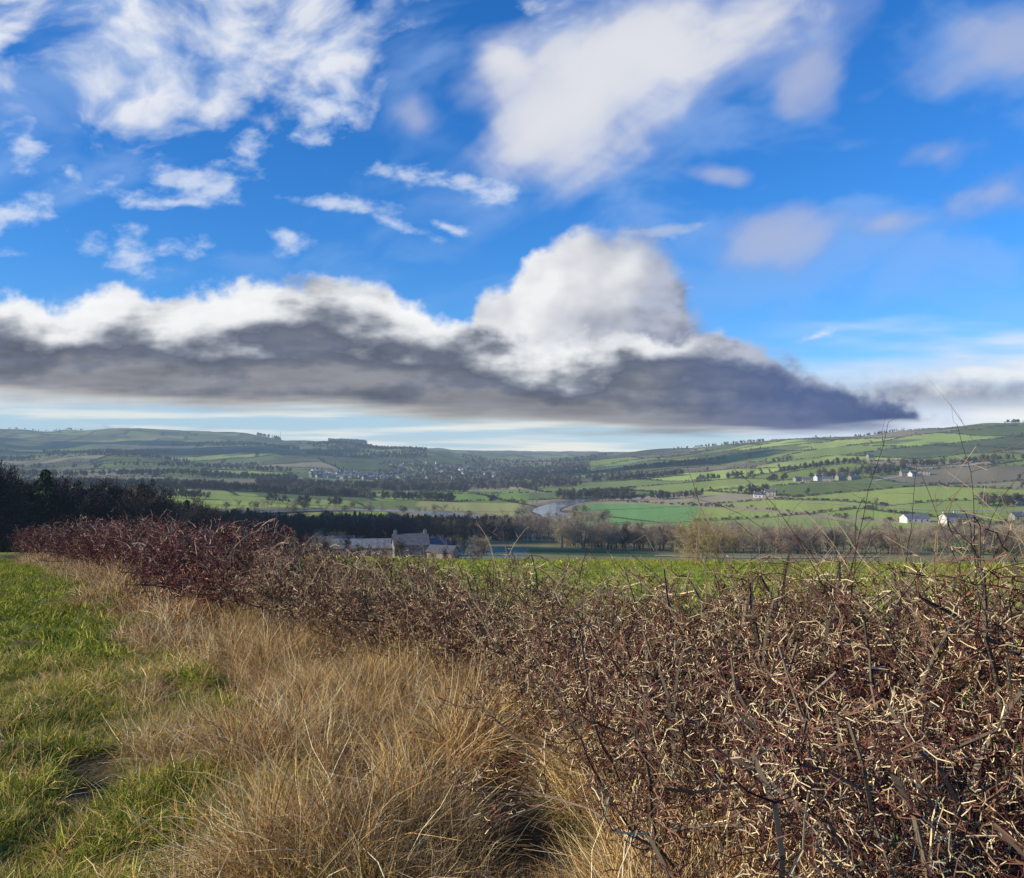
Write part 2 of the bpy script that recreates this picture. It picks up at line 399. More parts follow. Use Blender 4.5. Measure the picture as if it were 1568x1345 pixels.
crest(.06,.12,2200,3300,50,7,11);crest(.19,.3,2000,3000,80,7,12);crest(.40,.46,1700,2600,40,5,9);crest(.58,.66,1600,2400,60,8,12)
crest(-.3,-.27,3800,5200,50,12,20);crest(-.215,-.17,3600,5200,220,12,24);crest(-.62,-.5,3800,5200,40,8,14)
wood('hillside_woods',T_fd+T_con[:1],[(-.24,-.10,2700,3600,1300),(-.55,-.4,2700,2820,280),(-.4,-.25,3100,3220,320),(-.62,-.3,2300,2380,340)],9,14,[.28,.28,.24,.2])
n=650000
b=rng.uniform(-.66,.66,n);d=np.sqrt(rng.uniform(300**2,2800**2,n));x=b*d;y=d
_,_,e=fields(x,y);k=(e<1.3)
x=x[k];y=y[k];k=dist_poly(x,y,RIVS)>22;x=x[k];y=y[k]
k=(fbm(x/90,y/90,88,2)>.28)&~((y>540)&(y<1010)&(x/y>-.46)&(x/y<.21));x=x[k];y=y[k]
tt=rng.random(len(x))<.015
scatter('hedgerow',T_hr,x[~tt],y[~tt],rng.uniform(2.0,3.0,(~tt).sum()),part='bush')
scatter('hedgerow_trees',T_fd+T_fb,x[tt],y[tt],rng.uniform(6,10,tt.sum()),part='tree')
i=rng.integers(0,len(RIVS),420);off=rng.normal(0,1,(420,2));off/=np.linalg.norm(off,axis=1)[:,None]
P=RIVS[i]+off*rng.uniform(20,40,420)[:,None];k=dist_poly(P[:,0],P[:,1],RIVS)>19;P=P[k]
k=~((P[:,1]<1020)&(P[:,0]>-60)&(rng.random(len(P))<.78));P=P[k]
scatter('riverside_trees',T_bare+T_hr[:1],P[:,0],P[:,1],rng.uniform(5,9,len(P)),part='tree')
E2=densify(EMB,3);i=rng.integers(0,len(E2),150)
scatter('hedgerow',T_hr,E2[i,0]+rng.normal(0,6,150),E2[i,1]+rng.normal(0,6,150),rng.uniform(2,3.5,150),part='bush')
scatter('willow_shrub',[tpl('willow_shrub',bare_tree(31,(.28,.2,.1),(.38,.29,.14),1.0,.02,3),M_tree)],[10.6,12.2],[48,50],[3.4,2.6],part='shrub')
scatter('farmyard_trees',T_bare+T_dark,rng.uniform(-66,-8,50),rng.uniform(226,238,50)+rng.choice([0,45],50),rng.uniform(4,8.,50),part='tree')

# ---------------------------------------------------------------- buildings
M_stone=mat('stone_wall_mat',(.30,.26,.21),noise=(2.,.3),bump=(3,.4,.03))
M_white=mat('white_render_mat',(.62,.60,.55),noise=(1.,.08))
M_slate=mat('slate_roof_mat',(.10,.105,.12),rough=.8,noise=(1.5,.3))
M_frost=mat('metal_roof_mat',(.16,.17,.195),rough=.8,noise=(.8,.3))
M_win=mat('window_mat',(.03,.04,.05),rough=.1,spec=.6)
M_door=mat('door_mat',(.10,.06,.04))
def boxv(x0,x1,y0,y1,z0,z1):
    V=[(x0,y0,z0),(x1,y0,z0),(x1,y1,z0),(x0,y1,z0),(x0,y0,z1),(x1,y0,z1),(x1,y1,z1),(x0,y1,z1)]
    return V,[(0,3,2,1),(4,5,6,7),(0,1,5,4),(1,2,6,5),(2,3,7,6),(3,0,4,7)]
def hs(name,x,y,L,W,h,rh,rot,wall,roof,chim=2,win=3,floors=2,link=True):
    V=[];F=[];mi=[]
    def add(vf,m):
        o=len(V);V.extend(vf[0]);F.extend([tuple(i+o for i in f) for f in vf[1]]);mi.extend([m]*len(vf[1]))
    a,b=L/2,W/2
    add(([(-a,-b,-2),(a,-b,-2),(a,b,-2),(-a,b,-2),(-a,-b,h),(a,-b,h),(a,b,h),(-a,b,h),(-a,0,h+rh),(a,0,h+rh)],[(0,1,5,4),(2,3,7,6),(1,2,6,9,5),(3,0,4,8,7)]),0)
    k=rh/b;ov=.35;t=.18
    for s in (-1,1):
        y0=s*(b+ov);z0=h-k*ov+.05
        vs=[(-a-ov,y0,z0),(a+ov,y0,z0),(a+ov,0,h+rh+.05),(-a-ov,0,h+rh+.05),(-a-ov,y0,z0+t),(a+ov,y0,z0+t),(a+ov,0,h+rh+.05+t),(-a-ov,0,h+rh+.05+t)]
        add((vs,[(0,1,2,3),(4,5,6,7),(0,1,5,4),(1,2,6,5),(3,0,4,7)]),1)
    for c in range(chim):
        cx=(-a+.6) if c==0 else (a-.6);add(boxv(cx-.45,cx+.45,-.35,.35,h+rh-.5,h+rh+1.2),0);add(boxv(cx-.15,cx+.15,-.15,.15,h+rh+1.2,h+rh+1.6),1)
    for s in (-1,1):
        for fl in range(floors):
            for w in range(win):
                cx=-a+(w+.5)*L/win+.01*fl;z0=.9+fl*2.6
                if z0+1.1>h: continue
                if fl==0 and w==win//2 and s==-1:
                    add(boxv(cx-.5,cx+.5,s*b-.06,s*b+.06,0,2.1),3);continue
                add(boxv(cx-.55,cx+.55,s*b-.05,s*b+.05,z0,z0+1.2),2);add(boxv(cx-.65,cx+.65,s*b-.1,s*b+.1,z0-.12,z0-.01),0)
    me=bpy.data.meshes.new(name);me.from_pydata(V,[],F);me.polygons.foreach_set('material_index',mi);me.update()
    for m in (wall,roof,M_win,M_door): me.materials.append(m)
    if not link: return me
    o=obj(name,me);o.location=(x,y,Hs(x,y)+.05);o.rotation_euler=(0,0,R(rot));return o
hs('stone_farmhouse',-30,252,10,7,4.2,2.8,14,M_stone,M_slate)
hs('stone_barn',-45,256,18,8,2.8,2.2,6,M_stone,M_frost,0,4,1)
hs('stone_barn',-25,268,14,7,3.2,2.2,70,M_stone,M_slate,0,3,1)
hs('stone_outbuilding',-20,248,8,5,2.4,1.6,-24,M_stone,M_slate,0,2,1)
hs('stone_barn',-58,272,15,8,2.8,2.2,14,M_stone,M_frost,0,3,1)
hs('white_farmhouse',303,592,11,7,4.2,2.4,20,M_white,M_slate)
hs('stone_cottage',320,602,13,6,3.,2,-5,M_stone,M_slate,1,4,1)
hs('farm_barn',286,606,18,9,3.4,2.4,10,M_white,M_frost,0,4,1)
hs('stone_barn',352,590,14,7,3.2,2.2,5,M_stone,M_slate,0,3,1)
for i,(bb,dd,c) in enumerate([(.345,1160,0),(.36,1172,1),(.37,1155,0),(.385,1165,0),(.40,1160,0),(.46,1165,0),(.47,1160,1),(.485,1168,0),(.29,960,1),(.303,968,0),(.335,1180,0),(.42,1560,0),(.595,715,0)]):
    hs('white_farmhouse' if c else 'stone_farmhouse',bb*dd,dd,rng.uniform(10,15),7,4.8 if i%2 else 3.4,2.6,rng.uniform(-30,30),M_white if c else M_stone,M_slate,2,3,2)
vm=[hs('village_house',0,0,l,7,5.,2.6,0,w,M_slate,1,3,2,link=False) for l,w in ((10,M_stone),(14,M_stone),(16,M_stone),(8,M_white))]
for m in vm: m.transform(Matrix.Scale(.1,4))
def qp(b0,b1,d0,d1,n):
    b=rng.uniform(b0,b1,n);d=rng.uniform(d0,d1,n);return b*d,d
Q=[qp(-.235,-.14,1750,2100,90),qp(-.14,-.02,1900,2600,55)]
xx=np.concatenate([q[0] for q in Q]);yy=np.concatenate([q[1] for q in Q])
scatter('village_houses',vm,xx,yy,10.,tilt=0,part='village_house',pick=rng.choice(4,len(xx),p=[.3,.3,.2,.2]))
ds=np.linspace(3800,5200,80);bb=-.272;zz=(H(bb*ds,ds)-EYE)/ds;dm=ds[zz.argmax()]
Vm,Fm,Cm=tubes([((0,0,0),(0,0,45),1.2,.6,(.3,.3,.3)),((-2,0,38),(2,0,38),.5,.5,(.3,.3,.3)),((0,-2,30),(0,2,30),.5,.5,(.3,.3,.3))],5)
o=obj('radio_mast',mesh_np('radio_mast',Vm,Fm,Cm,[M_tree]));o.location=(bb*dm,dm,Hs(bb*dm,dm)-2)

# ---------------------------------------------------------------- the hawthorn hedge
def hedge_raw(seed,top=1.05,lod=0):
    random.seed(seed);S=[];L=[]
    def colr(tip):
        q=random.random()
        if lod==0:  # near twig browns, with sunlit tips and shaded interior painted in
            if q<(.44 if tip else .09): c=np.array((.86,.68,.38))
            elif q<.60: c=np.array((.26,.13,.08))
            else: c=np.array((.075,.026,.024))
        else:
            if q<.13: c=np.array((.56,.39,.27))
            elif q<.44: c=np.array((.23,.095,.075))
            else: c=np.array((.095,.03,.032))
        return c*random.uniform(.6,1.2)
    def tw(p,d,L_,r,lv,c):
        n=4 if lv<2 else 2
        for i in range(n):
            d=nrm(d+rv(.36));q=p+d*L_/n
            if q[2]>top+random.gauss(0,.05) or q[2]<.02: return
            S.append((p,q,r,r*.85,c))
            if lv<3:
                for _ in range(2 if lv<3 and (lod==0 and random.random()<.85) else 1):
                    if random.random()<.92:
                        dd=nrm(d*.2+rv(.8)+np.array([0,0,.12]))
                        tw(q,dd,L_*random.uniform(.35,.6) if lv<2 else random.uniform(.02,.045),max(r*.66,.0017 if lod==0 else .003),lv+1,c if random.random()<.25 else colr(lv>=2))
            p=q;r*=.87
    kk=1. if lod==0 else 1.6
    for s in range(6 if lod==0 else 5):
        a=random.uniform(0,6.28);rad=random.uniform(0,.15)
        p=np.array([math.cos(a)*rad,math.sin(a)*rad,0]);d=nrm(np.array([math.cos(a)*.3,math.sin(a)*.3,1])+rv(.15));r=random.uniform(.010,.019)
        for i in range(10):
            d=nrm(d+rv(.2));q=p+d*.12
            if q[2]>top: break
            S.append((p,q,r,r*.92,np.array((.17,.13,.09))*random.uniform(.6,1.3)));r*=.9
            for _ in range((1 if (q[2]<.3 or lod==0 and random.random()<.35) else 2)):
                tw(q,nrm(rv(.8)+np.array([0,0,.25])+d*.2),random.uniform(.13,.30),max(r*.40,.0029)*kk,1,colr(False))
            p=q
    for i in range(30 if lod==0 else 4):
        p=np.array([random.uniform(-.4,.4),random.uniform(-.4,.4),random.uniform(.05,.7)]);d=nrm(rv())
        L.append((p,d,nrm(np.cross(d,rv())),random.uniform(.02,.045),random.uniform(.012,.028),np.array(random.choice([(.09,.16,.04),(.30,.26,.07),(.34,.18,.08)]))*random.uniform(.6,1.4)))
    return join([tubes(S),quads(L)])
HN=[hedge_raw(100+s) for s in range(6)];HF=[hedge_raw(200+s,1.08,1) for s in range(5)]
hr=empty('hawthorn_hedge')
px=[];py=[];hh=[];yy=.6
while yy<12.5:
    a=float(fx_(yy))+.12;b=float(hx(yy))+.8
    m=max(3,int((b-a)/.38)+1)
    for i in range(m):
        t=i/(m-1);px.append(a+(b-a)*t+rng.normal(0,.08));py.append(yy+rng.normal(0,.1));hh.append((.80+.22*min(1,t*1.8))*rng.uniform(.88,1.12))
    yy+=.38
px=np.array(px);py=np.array(py);hh=np.array(hh)*np.interp(py,[2.5,4,5.5,7,9,12],[1.24,1.20,1.10,1.07,1.06,1.06])
k=(np.hypot(px,py)>2.1)&(px<.72*py+1.0);px=px[k];py=py[k];hh=hh[k]
V,F,C=merge(HN,px,py,hh,tilt=.07,sink=.02,tv=.35)
print('near hedge quads',len(F));obj('hawthorn_bushes_near',mesh_np('hawthorn_near',V,F,C,[M_twig]),hr)
px=[];py=[];yy=12.2
while yy<48:
    a=float(fx_(yy));b=float(hx(yy))+.8
    for i in range(4): px.append(a+(b-a)*i/3+rng.normal(0,.12));py.append(yy+rng.normal(0,.15))
    yy+=.38 if yy<24 else .7
px=np.array(px);py=np.array(py)
k=fbm(py/2.2,py*0,63,2)
hh=rng.uniform(.85,1.12,len(px))*np.interp(py,[12,14,15,16.5,19,22,26],[1.05,1.0,.84,1.08,1.22,1.22,1.25])*(1+.6*(k-.5))
V,F,C=merge(HF,px,py,hh,tilt=.08,sink=.02,tv=.35);obj('hawthorn_bushes_far',mesh_np('hawthorn_far',V,F,C,[M_twig]),hr)
def shoots(n,fy,l0,l1,seed,lean=.25,base=(.55,.95),rr_=(.0024,.0042),offx=(-.6,.7)):
    random.seed(seed);S=[]
    for i in range(n):
        y=fy();x=float(hx(y))+random.uniform(*offx);z=Hs(x,y)+random.uniform(*base)
        p=np.array([x,y,z]);d=nrm(np.array([random.gauss(0,lean),random.gauss(0,lean),1]));L=random.uniform(l0,l1);ns=10;bend=rv(.07);bend[2]=-abs(bend[2])*.8
        r=random.uniform(*rr_);c=np.array(random.choice([(.14,.07,.055),(.42,.30,.18),(.09,.05,.04)]))
        for k in range(ns):
            d=nrm(d+bend+rv(.08));q=p+d*L/ns;S.append((p,q,r,r*.9,c));r*=.9
            if random.random()<.85:
                dd=nrm(d*.6+rv(.6));e=q+dd*random.uniform(.02,.06 if l1<.6 else .18);S.append((q,e,r*.7,r*.4,c*1.2))
                if l1>.6 and random.random()<.6: S.append((e,e+nrm(dd+rv(.6))*.1,r*.5,r*.3,c*1.2))
            p=q
    return tubes(S)
V,F,C=join([shoots(150,lambda:random.uniform(2.8,5.2),.45,.98,1,.42,(.7,1.05)),shoots(34,lambda:random.uniform(3.1,4.6),.8,1.25,7,.28,(.8,1.05),(.003,.0045),(-.5,.3)),shoots(240,lambda:random.uniform(2.9,9.),.2,.5,2,.5,(.8,1.1)),shoots(460,lambda:random.uniform(6,26),.2,.5,3,.35,(.7,1.05),(.003,.0055))])
obj('long_shoots',mesh_np('long_shoots',V,F,C,[M_twig]),hr)

# ---------------------------------------------------------------- grasses
def tuft(seed,n,l0,l1,cols,w=.004,lean=.5,droop=.5,rad=.12,K=5):
    r=np.random.default_rng(seed)
    a=r.uniform(0,6.283,n);rd=rad*np.sqrt(r.random(n))
    base=np.stack([np.cos(a)*rd,np.sin(a)*rd,np.zeros(n)],1)
    a2=a+r.normal(0,.9,n);le=np.abs(r.normal(0,lean,n))
    d=np.stack([np.cos(a2)*le,np.sin(a2)*le,np.ones(n)],1);d/=np.linalg.norm(d,axis=1)[:,None]
    out=np.stack([np.cos(a2),np.sin(a2),np.zeros(n)],1)
    L=r.uniform(l0,l1,n);dr=np.abs(r.normal(droop,droop*.6,n))*4/(K-1)
    side=np.cross(d,r.normal(0,1,(n,3)));side/=np.linalg.norm(side,axis=1)[:,None]
    V=np.zeros((n,2*K,3));p=base.copy();ww=r.uniform(.6,1.3,n)*w
    for k in range(K):
        t=k/(K-1);wd=(ww*(1-t*.8)/2)[:,None]
        V[:,2*k]=p-side*wd;V[:,2*k+1]=p+side*wd
        d=d+out*(dr*.28)[:,None]-np.array([0,0,1])*(dr*.34*(t+.2))[:,None]+r.normal(0,.17,(n,3));d/=np.linalg.norm(d,axis=1)[:,None]
        p=p+d*(L/(K-1))[:,None];p[:,2]=np.maximum(p[:,2],.01)
    b=(np.arange(n)*2*K)[:,None]
    F=np.vstack([b+np.array([[2*k,2*k+1,2*k+3,2*k+2]]) for k in range(K-1)])
    cc=np.array(cols)[r.integers(0,len(cols),n)]*r.uniform(.55,1.2,n)[:,None]
    return V.reshape(-1,3),F,np.repeat(cc,2*K,0)
DRY=[(.92,.62,.24),(.76,.47,.16),(.95,.74,.38),(.38,.21,.08),(.18,.09,.045),(.96,.82,.50)]
RED=[(.46,.22,.10),(.28,.14,.07),(.64,.40,.18)]
GRN=[(.29,.34,.035),(.40,.43,.05),(.50,.48,.07),(.14,.19,.03),(.58,.46,.13)]
DN=[tuft(s,60,.25,.7,DRY,.0065,.65,.8,.15) for s in (1,2,3)]+[tuft(4,60,.3,.7,DRY,.0065,1.2,1.3,.18),tuft(5,40,.4,.85,DRY[:3]+RED,.005,.3,.35,.12),tuft(6,50,.3,.6,RED,.005,.5,.5,.14),tuft(8,50,.12,.35,GRN,.006,.6,.9,.14)]
DF=[tuft(s,26,.25,.6,DRY,.014,.6,.8,.2,4) for s in (21,22)]+[tuft(23,24,.3,.6,DRY+RED,.014,1.0,1.1,.2,4),tuft(24,22,.3,.6,RED,.012,.4,.4,.16,4),tuft(25,22,.12,.3,GRN,.014,.6,.8,.2,4)]
GN=[tuft(s,30,.05,.14,GRN,.006,.7,.9,.10,3) for s in (11,12,13)]+[tuft(14,26,.08,.2,GRN+DRY[:3],.006,.9,1.0,.11,3)]
GF=[tuft(s,16,.05,.16,GRN,.014,.7,.8,.16,3) for s in (31,32)]
def leanf(x,y): return np.stack([(fbm(x/.5,y/.5,81,3)-.5)*2.2,(fbm(x/.5,y/.5,82,3)-.5)*2.2],1)
def verge_pts(n,y0,y1,pw):
    y=y0+(y1-y0)*rng.random(n)**pw;u=rng.random(n);x=bx(y)-.5+u*(fx_(y)+.55-bx(y)+.5)
    edge=sstep((x-bx(y))+(fbm(x/.9,y/.9,79,3)-.5)*2.6,-.25,.55)
    k=(np.hypot(x,y)>1.9)&(fbm(x/.45,y/.45,71,2)>.44)&(rng.random(n)<edge);return x[k],y[k],u[k]
x,y,u=verge_pts(6400,1.3,10,1.2)
s=rng.uniform(.4,1.05,len(x))*(.1+1.35*fbm(x/.8,y/.8,72,3))*np.clip(.5+u*1.2,.5,1.0)
pk=rng.choice(7,len(x),p=[.18,.16,.15,.24,.07,.07,.13])
V,F,C=merge(DN,x,y,s,tilt=.3,sink=.01,lean=leanf(x,y),pick=pk,tv=.4)
dg=empty('dry_grass');obj('dry_grass_near',mesh_np('dry_grass_near',V,F,C,[M_grass]),dg)
x,y,u=verge_pts(5400,9.5,34,1.3)
s=rng.uniform(.6,1.1,len(x))*(.4+.95*fbm(x/1.1,y/1.1,72,3))*np.clip(.55+u*1.0,.55,1.0)
V,F,C=merge(DF,x,y,s,tilt=.2,sink=.01,lean=leanf(x,y),pick=rng.choice(5,len(x),p=[.3,.25,.2,.15,.10]),tv=.35)
obj('dry_grass_far',mesh_np('dry_grass_far',V,F,C,[M_grass]),dg)
n=700;y=rng.uniform(1.2,12,n);x=fx_(y)+rng.random(n)**1.5*1.4-.1;k=np.hypot(x,y)>1.9
V,F,C=merge(DN,x[k],y[k],rng.uniform(.5,.95,k.sum()),tilt=.2,pick=rng.choice(7,k.sum(),p=[.2,.15,.15,.1,.2,.05,.15]))
obj('grass_in_hedge',mesh_np('grass_in_hedge',V,F,C,[M_grass]),dg)
tg=empty('turf_grass')
def turf(n,y0,y1,pw):
    y=y0+(y1-y0)*rng.random(n)**pw;x1=bx(y)+.9;x0=-.70*y-1.2;x=x0+(x1-x0)*rng.random(n)
    k=(np.hypot(x,y)>1.0)&(x1>x0)&(fbm(x/.4,y/.4,74,3)>.40)
    return x[k],y[k]
x,y=turf(15500,1.6,9,1.0)
V,F,C=merge(GN,x,y,rng.uniform(.6,1.15,len(x))*(.2+1.6*fbm(x/.5,y/.5,75,3)),tilt=.35,tv=.35);obj('turf_near',mesh_np('turf_near',V,F,C,[M_grass]),tg)
x,y=turf(9500,8.5,32,1.2)
V,F,C=merge(GF,x,y,rng.uniform(.7,1.2,len(x))*(.4+1.4*fbm(x/.7,y/.7,75,3)),tilt=.3,tv=.35);obj('turf_far',mesh_np('turf_far',V,F,C,[M_grass]),tg)
n=9000
y=5+(75-5)*rng.random(n)**1.2;x=hx(y)+.9+rng.random(n)*(.7*y-hx(y));k=x<.7*y;x=x[k];y=y[k]
V,F,C=merge(GF,x,y,rng.uniform(.8,1.5,len(x))*np.interp(y,[5,75],[.9,2.2]),tilt=.2);obj('field_grass',mesh_np('field_grass',V,F,C,[M_grass]))

# ---------------------------------------------------------------- light
SAZ,SEL=-109,24
sd=Vector((math.sin(R(SAZ))*math.cos(R(SEL)),math.cos(R(SAZ))*math.cos(R(SEL)),math.sin(R(SEL))))
sl=bpy.data.lights.new('sun','SUN');sl.energy=5.;sl.angle=R(.5);sl.color=(1,.90,.70)
so=bpy.data.objects.new('sun',sl);sc.collection.objects.link(so);so.rotation_euler=sd.to_track_quat('Z','Y').to_euler()
M_cl=mat('shade_cloud_mat',(.9,.9,.92),rough=1,haze=False,spec=0)
def shade_cloud(cx,cy,cz,sx,sy,sz,seed):  # cloud meshes added out of view up-sun, to cast shade on chosen ground
    import bmesh
    bm=bmesh.new();r=random.Random(seed)
    for i in range(16):
        m=Matrix.Translation((r.uniform(-1,1)*sx,r.uniform(-1,1)*sy,r.uniform(0,.4)*sz))@Matrix.Diagonal((r.uniform(.15,.38)*sx,r.uniform(.15,.38)*sy,r.uniform(.5,1)*sz,1))
        bmesh.ops.create_icosphere(bm,subdivisions=3,radius=1,matrix=m)
    me=bpy.data.meshes.new('shade_cloud');bm.to_mesh(me);bm.free()
    co=np.zeros(len(me.vertices)*3);me.vertices.foreach_get('co',co);co=co.reshape(-1,3)
    co+=(fbm(co[:,0]/90+co[:,2]/50,co[:,1]/90,seed,3)[:,None]-.5)*90*np.array([1,1,.6]);me.vertices.foreach_set('co',co.ravel())
    me.polygons.foreach_set('use_smooth',np.ones(len(me.polygons),bool));me.materials.append(M_cl)
    o=obj('shade_cloud',me);o.location=(cx,cy,cz)
tl=math.tan(R(SEL));ux,uy=math.sin(R(SAZ)),math.cos(R(SAZ))
def shade(gx,gy,gz,h,sx,sy,seed):
    k=(h-gz)/tl;shade_cloud(gx+ux*k,gy+uy*k,h,sx,sy,60,seed)
shade(-1300,3100,0,1300,800,450,3);shade(-200,380,-40,560,150,110,9);shade(250,1950,-20,1100,260,110,8)

# ---------------------------------------------------------------- sky: Nishita world + cloud dome
w=bpy.data.worlds.new('World');sc.world=w;w.use_nodes=True;nt=w.node_tree;N=nt.nodes;L=nt.links;N.clear()
sky=N.new('ShaderNodeTexSky');sky.sky_type='NISHITA';sky.sun_disc=False;sky.sun_elevation=R(SEL);sky.sun_rotation=R(SAZ)
sky.air_density=1.1;sky.dust_density=.2;sky.ozone_density=3.
mm=N.new('ShaderNodeMix');mm.data_type='RGBA';mm.blend_type='MULTIPLY';mm.inputs[0].default_value=1;L.new(sky.outputs[0],mm.inputs[6]);mm.inputs[7].default_value=(.60,.92,1.42,1)
hsv=N.new('ShaderNodeHueSaturation');L.new(mm.outputs[2],hsv.inputs['Color']);hsv.inputs['Saturation'].default_value=1.1
bg=N.new('ShaderNodeBackground');L.new(hsv.outputs[0],bg.inputs[0]);bg.inputs[1].default_value=.12
wo=N.new('ShaderNodeOutputWorld');L.new(bg.outputs[0],wo.inputs[0])

azd=np.concatenate([np.linspace(-52,-33,30)[:-1],np.linspace(-33,33,1080),np.linspace(33,52,30)[1:]])
eld=np.concatenate([np.linspace(-1.5,29.5,500),np.linspace(29.5,52,40)[1:]])
AZ,EL=np.meshgrid(np.radians(azd),np.radians(eld));shp=AZ.shape
u=(784+1305*np.tan(AZ)).ravel();v=(693-1305*np.tan(EL)/np.cos(AZ)).ravel()
def lin(c):
    c=np.array(c)/255.;return np.where(c<.04045,c/12.92,((c+.055)/1.055)**2.4)
CC=np.zeros((len(u),3));AA=np.zeros(len(u))
def over(col,a):
    global CC,AA
    a=np.clip(a,0,1);col=np.asarray(col)
    if col.ndim==1: col=np.broadcast_to(col,CC.shape)
    CC=CC*(1-a)[:,None]+col*a[:,None];AA=AA*(1-a)+a
def mixc(f,a,b):
    f=np.clip(f,0,1);return np.asarray(a)*(1-f)[:,None]+np.asarray(b)*f[:,None]
def soft(d,k=2.,p=1.4): return 1-np.exp(-k*np.maximum(d,0)**p)
def blob(U,Vv,lst,sm=.15):
    acc=None
    for (cu,cv,ru,rv_,ang) in lst:
        ca,sa=math.cos(R(ang)),math.sin(R(ang));dx=U-cu;dy=-(Vv-cv)
        a=(dx*ca+dy*sa)/ru;b=(-dx*sa+dy*ca)/rv_;e=np.exp(np.clip((1-np.sqrt(a*a+b*b))/sm,-40,40));acc=e if acc is None else acc+e
    return np.clip(sm*np.log(acc+1e-12),-3,1.2)
w1=pf(u/260,v/230,301,3,.4);w2=pf(u/260,v/230,302,3,.4);w3=pf(u/60,v/60,303,3);w4=pf(u/60,v/60,304,3)
uw=u+w1*45+w3*6;vw=v+w2*35+w4*5
st=pf(u/380,v/20,310,4,.5)
hz=sstep(v,540,665)*.6+sstep(v,600,640)*.33*sstep(st,-.5,.4)
over(mixc(sstep(st,-.4,.5),lin((190,212,234)),lin((234,236,232))),np.clip(hz,0,.93))
st2=pf(u/300,v/40,312,5,.45)
rz=sstep(u+w1*80,1100,1380)*sstep(v+w2*16+st2*30,490,565)
over(mixc(sstep(st2,-.4,.5),lin((212,225,243)),lin((240,242,244))),rz*.94)
ve=pf(uw/340+vw/500,vw/170,315,5,.5);over(lin((160,192,238)),sstep(ve,-.1,.8)*.42*sstep(v,660,300))
# soft high clouds, right
ca_,sa2=math.cos(.6),math.sin(.6)
sa_=(u*ca_-v*sa2);sb_=(u*sa2+v*ca_)
stk=pf(sa_/300,sb_/90,320,4,.5);sof=pf(uw/170,vw/140,321,5,.45)
mb=blob(u+w1*30,v+w2*25,[(900,150,195,120,30),(1020,80,225,125,25),(1160,20,180,100,15),(840,175,115,85,0),(800,110,60,60,0)],.2)
dn=mb+sof*.30+stk*.26+.14
a_=soft(dn,2.9,1.5)
fine=pf(uw/60,vw/45,325,4,.5)
over(mixc(sstep(dn-.30*sstep(u,900,1250)+.25*sstep(v,60,190)-.1+fine*.18,0,.8),lin((150,172,220)),lin((224,226,233))),a_*(1-.3*sstep(u,1050,1400)))
mb=blob(u+w1*40,v+w2*30,[(660,190,80,40,-10),(1430,215,95,50,25),(1185,370,100,46,5),(1540,305,120,54,12),(1530,60,150,60,30),(1100,262,46,24,0),(1350,355,60,24,0),(1240,110,70,60,40)],.2)
dn=mb+sof*.5+stk*.4+.06
over(mixc(sstep(dn,0,.8),lin((128,160,220)),lin((176,186,216))),soft(dn,2.2,1.3)*.8)
# fluffy upper left
fl=pf(uw/150,vw/105,330,7,.52);fl2=pf((uw+16)/150,(vw+18)/105,330,5,.5)
ma=blob(u+w1*30,v+w2*20,[(150,70,215,120,-8),(350,50,250,105,0),(500,85,105,115,-20),(190,150,80,65,0),(0,60,60,70,0),(450,-140,400,150,0),(100,-60,250,120,0)],.18)
d0=ma+fl*.72+.02
lit=np.clip(.22+d0*.5+(fl-fl2)*.8,0,1)
over(mixc(lit,lin((165,190,230)),lin((238,240,246))),soft(d0,2.5,1.3)*.93)
# wisps
cir=pf((u+w3*5)/85,(v+w4*4)/46,340,7,.58)
mc=blob(u,v,[(205,385,90,32,0),(250,275,95,34,0),(340,285,60,30,10),(375,222,30,26,0),(510,310,110,16,-8),(590,335,100,12,-22),(440,362,40,20,0),(650,270,80,18,-5),(770,292,30,30,60),(10,325,80,32,0),(100,262,24,22,0),(20,388,46,12,0),(685,348,30,7,-20),(30,225,50,30,-30),(280,308,70,9,0),(500,170,60,40,0),(1250,515,50,9,15)],.2)
dn=mc+cir*.85;over(mixc(sstep(dn,.1,1.),lin((176,204,242)),lin((230,237,248))),soft(dn,1.15,1.3)*.85)
# cumulus: tower behind, bank in front
bu=(worley((u+w3*14)/135,(v+w4*14)/95,400)-.5)*34+(worley((u+w3*10)/58,(v+w4*8)/46,403)-.5)*13
px_=pf(u/40,v/34,405,5,.55)*10
def edge(TOP,U): return np.interp(U,[p[0] for p in TOP],[p[1] for p in TOP])
ub=u+w1*12+w3*9
TT=[(690,575),(722,488),(745,450),(775,430),(800,408),(830,375),(865,350),(905,344),(960,346),(1000,350),(1040,400),(1060,450),(1090,505),(1140,575)]
ht=v-edge(TT,ub)-bu*.5-px_
rs=sstep(u,860,1010)
dt=sstep(ht,-10,18+34*rs)*sstep(v,640,590)
ft=pf(u/130,v/110,410,4,.45);ft2=pf((u+22)/130,(v+20)/110,410,4,.45)
b1=(worley((u+12+w3*14)/110,(v+12+w4*14)/95,450)-worley((u-6+w3*14)/110,(v-6+w4*14)/95,450))
sh_=np.clip(.92-.0026*np.maximum(u-800,0)-.0012*np.clip(v-430,0,999)+(ft-ft2)*.35+b1*.14,0,1)
over(mixc(1-sh_,lin((240,241,243)),lin((122,134,162))),dt*(1-.35*sstep(u,950,1060)*sstep(v,440,350)))
fr=blob(u,v,[(1010,352,70,12,3),(1010,460,50,50,0)],.2)+pf(u/50,v/26,412,5,.55)*.7;over(lin((190,200,222)),soft(fr,1.6,1.3)*.7)
